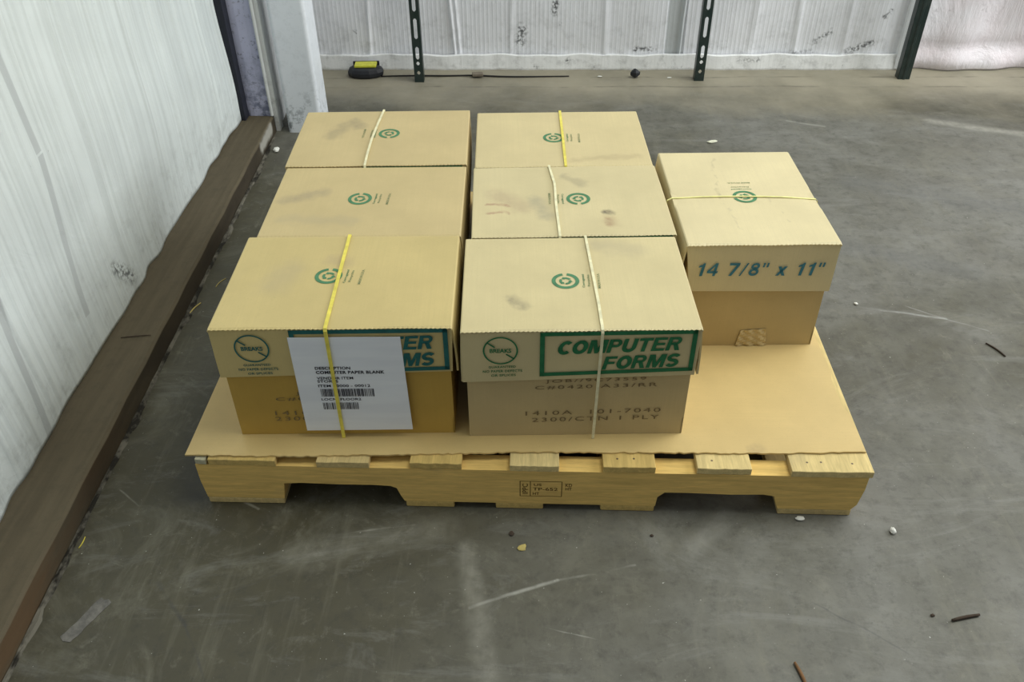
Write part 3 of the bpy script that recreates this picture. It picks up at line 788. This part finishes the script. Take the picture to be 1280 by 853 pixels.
STR_Y = plain('bright_yellow_strap', (.72, .62, .10), .4, .5)
STR_C = plain('cream_strap', (.74, .70, .46), .4, .5)
STR_P = plain('pale_yellow_strap', (.78, .74, .30), .4, .5)
KY = (.545, .435, .19); KP = (.60, .52, .345); KW = (.62, .54, .365)
GREY = (.20, .17, .12)
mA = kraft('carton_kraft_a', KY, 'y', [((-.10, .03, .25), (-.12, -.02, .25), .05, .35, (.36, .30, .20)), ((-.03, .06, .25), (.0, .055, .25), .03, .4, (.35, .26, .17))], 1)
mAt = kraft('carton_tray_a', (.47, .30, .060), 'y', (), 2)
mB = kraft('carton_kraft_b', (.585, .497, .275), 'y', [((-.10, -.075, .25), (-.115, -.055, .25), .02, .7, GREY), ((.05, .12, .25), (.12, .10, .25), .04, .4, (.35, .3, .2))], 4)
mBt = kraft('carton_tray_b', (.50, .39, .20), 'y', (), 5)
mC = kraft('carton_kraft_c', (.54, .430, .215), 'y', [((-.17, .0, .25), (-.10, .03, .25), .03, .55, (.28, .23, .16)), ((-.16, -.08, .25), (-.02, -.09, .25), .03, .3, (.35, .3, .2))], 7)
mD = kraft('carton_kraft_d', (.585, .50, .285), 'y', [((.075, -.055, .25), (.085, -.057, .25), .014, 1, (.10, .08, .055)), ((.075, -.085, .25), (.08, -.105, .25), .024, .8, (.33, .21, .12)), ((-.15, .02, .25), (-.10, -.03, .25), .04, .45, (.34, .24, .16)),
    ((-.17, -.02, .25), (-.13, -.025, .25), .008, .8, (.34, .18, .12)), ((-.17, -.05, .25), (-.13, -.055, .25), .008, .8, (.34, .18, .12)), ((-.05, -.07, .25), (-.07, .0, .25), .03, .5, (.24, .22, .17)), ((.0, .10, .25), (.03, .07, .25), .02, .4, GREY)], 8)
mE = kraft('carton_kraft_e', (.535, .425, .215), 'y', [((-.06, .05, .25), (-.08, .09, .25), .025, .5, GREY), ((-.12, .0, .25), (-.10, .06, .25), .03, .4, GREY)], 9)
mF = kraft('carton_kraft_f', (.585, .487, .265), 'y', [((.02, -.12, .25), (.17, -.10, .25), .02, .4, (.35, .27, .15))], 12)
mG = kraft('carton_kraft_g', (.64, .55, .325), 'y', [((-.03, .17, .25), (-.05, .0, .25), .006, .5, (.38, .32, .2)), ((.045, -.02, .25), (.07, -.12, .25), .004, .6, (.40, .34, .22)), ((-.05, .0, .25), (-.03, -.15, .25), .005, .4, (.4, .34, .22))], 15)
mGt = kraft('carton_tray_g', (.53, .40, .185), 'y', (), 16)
CODES = [('JOB//9C73559', -.288, .583, .508, .526, .036), ('C#0420 A33/RR', -.377, .687, .452, .470, .036),
         ('1410A  101-7040', -.460, .745, .204, .226, .040), ('2300/CTN 1 PLY', -.402, .740, .139, .156, .040)]
CODA = [('JO', -.39, -.30, .395, .397, .032), ('C#0', -.585, -.37, .335, .338, .034), ('141', -.62, -.40, .198, .20, .036), ('2300', -.63, -.37, .140, .142, .036)]
CODA = [(s, a+.0, b, c, d_, e) for s, a, b, c, d_, e in [('JOB//9C73559', -.40, .47, .385, .400, .034), ('C#0420 A33/RR', -.585, .47, .332, .348, .034), ('1410A  101-7040', -.62, .58, .196, .21, .038), ('2300/CTN 1 PLY', -.63, .50, .140, .152, .038)]]
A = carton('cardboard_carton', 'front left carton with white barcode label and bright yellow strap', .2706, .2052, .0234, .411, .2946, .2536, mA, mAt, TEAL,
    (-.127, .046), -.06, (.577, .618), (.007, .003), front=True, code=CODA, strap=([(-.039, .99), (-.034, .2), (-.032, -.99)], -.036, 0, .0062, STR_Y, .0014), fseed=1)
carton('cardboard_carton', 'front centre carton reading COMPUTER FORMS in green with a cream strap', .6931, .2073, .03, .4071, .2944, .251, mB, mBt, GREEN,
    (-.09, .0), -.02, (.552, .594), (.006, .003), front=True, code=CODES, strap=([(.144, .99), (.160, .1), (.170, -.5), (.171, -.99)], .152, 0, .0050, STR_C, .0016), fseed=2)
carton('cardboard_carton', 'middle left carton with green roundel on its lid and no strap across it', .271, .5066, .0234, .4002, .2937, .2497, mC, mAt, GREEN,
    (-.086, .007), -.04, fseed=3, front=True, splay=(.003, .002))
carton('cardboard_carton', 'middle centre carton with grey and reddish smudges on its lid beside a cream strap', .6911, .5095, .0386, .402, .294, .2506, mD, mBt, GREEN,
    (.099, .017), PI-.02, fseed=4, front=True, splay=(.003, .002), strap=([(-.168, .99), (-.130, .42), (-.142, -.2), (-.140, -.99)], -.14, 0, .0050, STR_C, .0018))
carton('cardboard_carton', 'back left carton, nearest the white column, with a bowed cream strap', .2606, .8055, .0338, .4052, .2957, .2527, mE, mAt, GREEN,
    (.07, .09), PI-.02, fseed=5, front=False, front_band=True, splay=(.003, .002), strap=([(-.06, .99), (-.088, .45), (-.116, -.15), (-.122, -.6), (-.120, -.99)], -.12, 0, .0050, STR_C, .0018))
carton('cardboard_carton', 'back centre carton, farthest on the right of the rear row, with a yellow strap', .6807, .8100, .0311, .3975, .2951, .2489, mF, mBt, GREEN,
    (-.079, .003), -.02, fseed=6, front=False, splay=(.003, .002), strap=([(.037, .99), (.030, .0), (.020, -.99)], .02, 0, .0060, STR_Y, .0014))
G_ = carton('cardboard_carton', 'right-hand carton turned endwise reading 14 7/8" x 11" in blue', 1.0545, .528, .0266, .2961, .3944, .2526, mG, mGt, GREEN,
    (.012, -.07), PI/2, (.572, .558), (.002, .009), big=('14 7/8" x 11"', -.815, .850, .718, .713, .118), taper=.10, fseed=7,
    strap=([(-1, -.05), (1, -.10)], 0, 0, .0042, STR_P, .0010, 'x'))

# white label under the strap of the front-left carton
lb = MB(); w, d, h = .411, .2946, .2536; yl = -d/2-.0030
lab = lambda u, v: .0012*math.sin(PI*u)*math.sin(3*v+.5)
lb.panel([(-.356*w/2, yl, .070*h), (.594*w/2, yl, .074*h), (.572*w/2, yl, .930*h), (-.358*w/2, yl, .930*h)], .0003, 16, 16, lambda u, v: .0004*math.sin(9*u)*math.sin(7*v))
yt = yl-.0007
def lt(s, u0, u1, z, hh, bold=.018, sp=1.05):
    put(lb, text2d(s, bold, 0, sp), lambda u, v: (w/2*(u0+(u1-u0)*u), yt, h*(z+hh*v)), 1)
lt('DESCRIPTION', -.178, .122, .650, .026, .03); lt('COMPUTER PAPER BLANK', -.176, .406, .611, .028, .035, 1.1)
lt('VENDOR ITEM', -.178, .133, .561, .024); lt('STORES', -.178, .0, .532, .024); lt('ITEM : 0000 - 00012', -.178, .268, .490, .024)
lt('LOCN: FLOOR2', -.172, .173, .365, .022)
def bars(u0, u1, z0, z1, sd_):
    q = random.Random(sd_); x = u0
    while x < u1:
        ww = q.choice((.004, .004, .009)); 
        lb.add([(w/2*x, yt, h*z0), (w/2*min(x+ww, u1), yt, h*z0), (w/2*min(x+ww, u1), yt, h*z1), (w/2*x, yt, h*z1)], [(0, 1, 2, 3)], 1)
        x += ww+q.choice((.004, .004, .008))
bars(-.166, .296, .402, .474, 1); bars(-.167, .139, .280, .345, 2)
mp = Mat('white_label_paper', .5, .3); mp.color(mp.mix(mp.rng(mp.noise(20, 2, stretch=(.2, 1, 2)), .4, .6), (.80, .83, .88), (.75, .78, .84)))
tag(lb.build('paper_label', [mp.m, BLACK], A, fix=False), 'white printed shipping label with two barcodes')
# piece of shiny tape folded under the right-hand carton's tray
tp = MB(); tp.panel([(-.018, -.3944/2+.0052, .001), (.048, -.3944/2+.0052, .001), (.040, -.3944/2+.0052, .044), (-.012, -.3944/2+.0052, .040)], .0008, 14, 8,
    lambda u, v: .0016+.0022*math.sin(u*17+v*9)*math.sin(v*8+1))
mtape = Mat('crinkled_clear_tape', .22, .6); mtape.color((.55, .42, .20)); mtape.bump(mtape.noise(90, 4, .7), .35, .002)
tag(tp.build('tape_patch', mtape.m, G_), 'crinkled shiny tape at the foot of the tray')

# ================================================================= SLOTTED POSTS
MPOST = Mat('dark_green_painted_steel', .35, .5); pn = MPOST.noise(30, 4)
MPOST.color(MPOST.mix(MPOST.rng(pn, .4, .7), (.012, .026, .024), (.030, .042, .038))); MPOST = MPOST.m
def post(x0, x1, y, label, slotted=True):
    r_ = empty('slotted_post', ((x0+x1)/2, y, 0)); tag(r_, label, 'post', 'slotted steel posts standing before the back wall')
    hw = (x1-x0)/2; t = .003; dp = .034; H = 2.6
    wbm = MB(); sw = .0065; xs = [-hw, -sw, sw, hw]
    zs = [.0]; spans = []
    z = .03
    holes = [(.030, .044), (.066, .080), (.088, .136)]+[(.165+.1*i, .165+.075+.1*i) for i in range(24)]
    if not slotted: holes = []; wbm.prism([(-hw*.35, 0), (-hw*.2, -.004), (hw*.1, -.004), (hw*.25, 0)], 0, H, 'z')
    # rails and rungs of the web
    wbm.box((-hw, 0, 0), (-sw, t, H)); wbm.box((sw, 0, 0), (hw, t, H))
    prev = 0
    for a, b_ in holes:
        if b_ > H-.02: break
        wbm.box((-sw, 0, prev), (sw, t, a)); prev = b_
        # rounded slot ends
        for zc, sgn in ((a, 1), (b_, -1)):
            for s2 in (-1, 1):
                wbm.prism([(s2*sw, zc), (s2*sw*.35, zc), (s2*sw, zc+sgn*.006)], 0, t, 'y')
    wbm.box((-sw, 0, prev), (sw, t, H))
    wbm.build('web', MPOST, r_)
    for s2 in (-1, 1):
        f_ = MB(); x = s2*hw; f_.prism([(x, 0), (x, dp), (x-s2*t, dp), (x-s2*t, t)], 0, H, 'z'); f_.build('flange', MPOST, r_)
    return r_
post(.1675, .2025, 2.097, 'dark green slotted steel post on the left, nearest the white column')
post(1.236, 1.272, 2.111, 'dark green slotted steel post in the middle, rising behind the gap between cartons')
post(2.014, 2.058, 2.128, 'dark steel post on the right, where the pinkish wrinkled sheet begins', False)

# ================================================================= THINGS ALONG THE BACK WALL
MRUB = plain('black_rubber', (.012, .014, .020), .45, .5)
MYEL = plain('yellow_plastic', (.62, .62, .06), .45, .4)
tm = empty('tool_case', (-.030, 2.165, 0), .05); tag(tm, 'low black tool case with a yellow band on top at the back wall', 'tool case')
b = MB(); n = 12; rings = [(.060, .0), (.070, .006), (.071, .020), (.064, .032), (.052, .038)]
vs = [(rx*math.cos(2*PI*(k+.5)/n), rx*.62*math.sin(2*PI*(k+.5)/n), z) for rx, z in rings for k in range(n)]
fs = [(i*n+k, i*n+(k+1) % n, (i+1)*n+(k+1) % n, (i+1)*n+k) for i in range(len(rings)-1) for k in range(n)]+[tuple(range(n))[::-1], tuple(4*n+k for k in range(n))]
b.add(vs, fs); b.build('body', MRUB, tm, bevel=.003)
b = MB(); b.box((-.040, -.020, .038), (.044, .026, .048)); b.build('top_band', MYEL, tm, bevel=.003)
b = MB(); b.box((-.050, .026, .030), (.052, .034, .047)); b.build('back_rim', MRUB, tm, bevel=.002)

MCORD = plain('black_cable_jacket', (.015, .014, .014), .6, .3)
c = MB(); P_ = []
for i in range(40):
    u = i/39; P_.append((.03+u*.73, 2.150+.006*math.sin(u*7)+.012*math.exp(-((u-.5)/.12)**2), .0035+.0006*math.sin(u*11)))
c.tube(P_, [.0030*(.55+.45*math.sin(PI*min(1, .1+i/39*.9)))+.0004 for i in range(40)], 8)
tag(c.build('thin_cable', MCORD, smooth=True), 'thin black cable lying along the back wall by the left post', 'cable')
b = MB(); b.box((-.020, -.014, 0), (.022, .012, .012)); ob = b.build('brown_block', plain('dull_brown_wood', (.17, .145, .115), .85, .1), bevel=.003)
ob.location = (.405, 2.148, .0066); ob.rotation_euler = (0, 0, .1); tag(ob, 'small dull brown wooden block lying over the thin black cable', 'block')
def lump(name, loc, size, mat, label, cat, seed=0, rz=0, jit=.25):
    q = random.Random(seed); b = MB(); n, m_ = 9, 5; vs = []
    for j in range(m_+1):
        ph = PI*j/m_
        for k in range(n):
            t = 2*PI*k/n; s_ = 1+q.uniform(-jit, jit)
            vs.append((math.sin(ph)*math.cos(t)*size[0]/2*s_, math.sin(ph)*math.sin(t)*size[1]/2*s_, size[2]/2*(1-math.cos(ph)*(1+q.uniform(-jit, jit)*.3))))
    fs = [(j*n+k, j*n+(k+1) % n, (j+1)*n+(k+1) % n, (j+1)*n+k) for j in range(m_) for k in range(n)]+[tuple(range(n))[::-1], tuple(m_*n+k for k in range(n))]
    z0 = min(p[2] for p in vs); vs = [(a, b_, c_-z0) for a, b_, c_ in vs]
    b.add(vs, fs); o = b.build(name, mat); o.location = (*loc, 0.0002) if len(loc) == 2 else loc; o.rotation_euler = (0, 0, rz)
    return tag(o, label, cat)
lump('black_knob', (1.012, 2.143), (.034, .028, .034), MRUB, 'small black rubber knob on the floor between the left and middle posts', 'knob', 4)

# ================================================================= LITTER ON THE FLOOR
MWCH = plain('white_plaster', (.70, .70, .66), .8, .2)
MSTRAW = plain('dry_straw', (.42, .34, .12), .8, .2)
MYST = plain('yellow_straw', (.55, .47, .08), .7, .2)
MTWIG = plain('dark_twig', (.060, .045, .035), .85, .1)
MORG = plain('orange_splinter', (.20, .11, .055), .8, .1)
# strip of grey duct tape
m = Mat('dull_grey_duct_tape', .6, .35); m.color(m.mix(m.rng(m.noise(60, 4, .7), .4, .65), (.105, .10, .092), (.17, .162, .145))); m.bump(m.noise(80, 3), .5, .002)
b = MB(); q = random.Random(2); L_ = .085; n = 12
P0 = [(-L_/2+L_*i/n, -.0115+q.uniform(-.0012, .0012)) for i in range(n+1)]; P1 = [(L_/2-L_*i/n, .0115+q.uniform(-.0014, .0012)) for i in range(n+1)]
b.prism(P0+[(L_/2+.003, -.003), (L_/2-.002, .004)]+P1+[(-L_/2-.004, .002)], .0001, .0010, 'z')
o = b.build('duct_tape_strip', m.m); o.location = (-.127, -.257, 0); o.rotation_euler = (0, 0, math.atan2(.082, .040)); tag(o, 'torn strip of dull grey tape stuck to the floor at lower left', 'tape')
def stick(name, a, c_, r, mat, label, cat, bend=.0, seed=0):
    b = MB(); A_ = Vector((*a, r*1.05)); B_ = Vector((*c_, r*1.05)); d_ = B_-A_; nrm = Vector((-d_.y, d_.x, 0))
    pts = [A_+d_*(i/6)+nrm*bend*math.sin(PI*i/6) for i in range(7)]
    mid = (A_+B_)/2; mid.z = 0
    b.tube([p-mid for p in pts], [r*(.6+.4*math.sin(PI*(.15+.7*i/6))) for i in range(7)], 6)
    o = b.build(name, mat, smooth=True); o.location = mid; return tag(o, label, cat)
stick('straw_piece', (-.200, -.086), (-.201, -.112), .0012, MYST, 'short bright yellow straw on the floor between tape strip and pallet corner', 'straw', .05)
stick('twig', (1.311, -.240), (1.360, -.229), .0030, MTWIG, 'thick dark twig lying flat on the floor at lower right', 'twig', .02)
stick('twig', (1.673, .501), (1.697, .452), .0020, MTWIG, 'slim dark twig on the floor right of the turned carton', 'twig', .06)
stick('wood_splinter', (1.033, -.320), (1.042, -.362), .0030, MORG, 'orange-brown wood splinter at the bottom edge in front of the pallet', 'splinter', .03)
stick('straw_piece', (-.195, .715), (-.180, .755), .0012, MSTRAW, 'pale straw by the sill beam beside the middle left carton', 'straw', .1)
stick('straw_piece', (-.225, .585), (-.212, .645), .0018, MSTRAW, 'brown straw tucked against the sill beam left of the front left carton', 'straw', .08)
stick('twig', (-.335+.02, .43), (-.25, .44), .0012, MTWIG, 'thin dark twig lying on top of the sill beam', 'twig', .02).location.z = .0575
lump('plaster_chip', (1.274, -.056), (.010, .014, .010), MWCH, 'white plaster chip on the floor right of the pallet front corner', 'chip', 1, .3)
lump('plaster_chip', (1.113, -.028), (.016, .010, .006), MWCH, 'white plaster chip tight against the pallet front right foot', 'chip', 2)
lump('paper_scrap', (1.215, 1.573), (.034, .014, .006), plain('cream_scrap', (.62, .62, .50), .8, .1), 'cream scrap on the floor behind the turned carton', 'scrap', 3, .35, .4)
lump('plaster_chip', (-.225, 1.50), (.022, .030, .012), MWCH, 'white plaster chip lying between sill beam and white column', 'chip', 5)
lump('dry_leaf', (.600, -.100), (.018, .013, .003), MSTRAW, 'curled straw-coloured leaf fragment in front of the pallet centre', 'leaf', 6, .5, .35)
lump('dark_crumb', (.580, -.069), (.010, .010, .004), MTWIG, 'dark crumb on the floor just behind the leaf fragment', 'crumb', 7)
lump('plaster_chip', (1.418, .655), (.010, .010, .005), MWCH, 'white plaster chip right of the turned carton on the open floor', 'chip', 8)
lump('plaster_chip', (.878, 2.150), (.018, .010, .005), MWCH, 'white plaster chip left of the small black knob', 'chip', 9)
lump('plaster_chip', (1.145, 2.140), (.018, .010, .004), MWCH, 'white plaster chip just left of the middle post', 'chip', 10)
lump('dark_crumb', (.835, -.070), (.006, .006, .003), MTWIG, 'tiny dark crumb in front of the pallet right of centre', 'crumb', 11)
lump('dark_crumb', (1.283, -.230), (.008, .006, .003), MTWIG, 'tiny dark crumb beside the thick dark twig', 'crumb', 12)
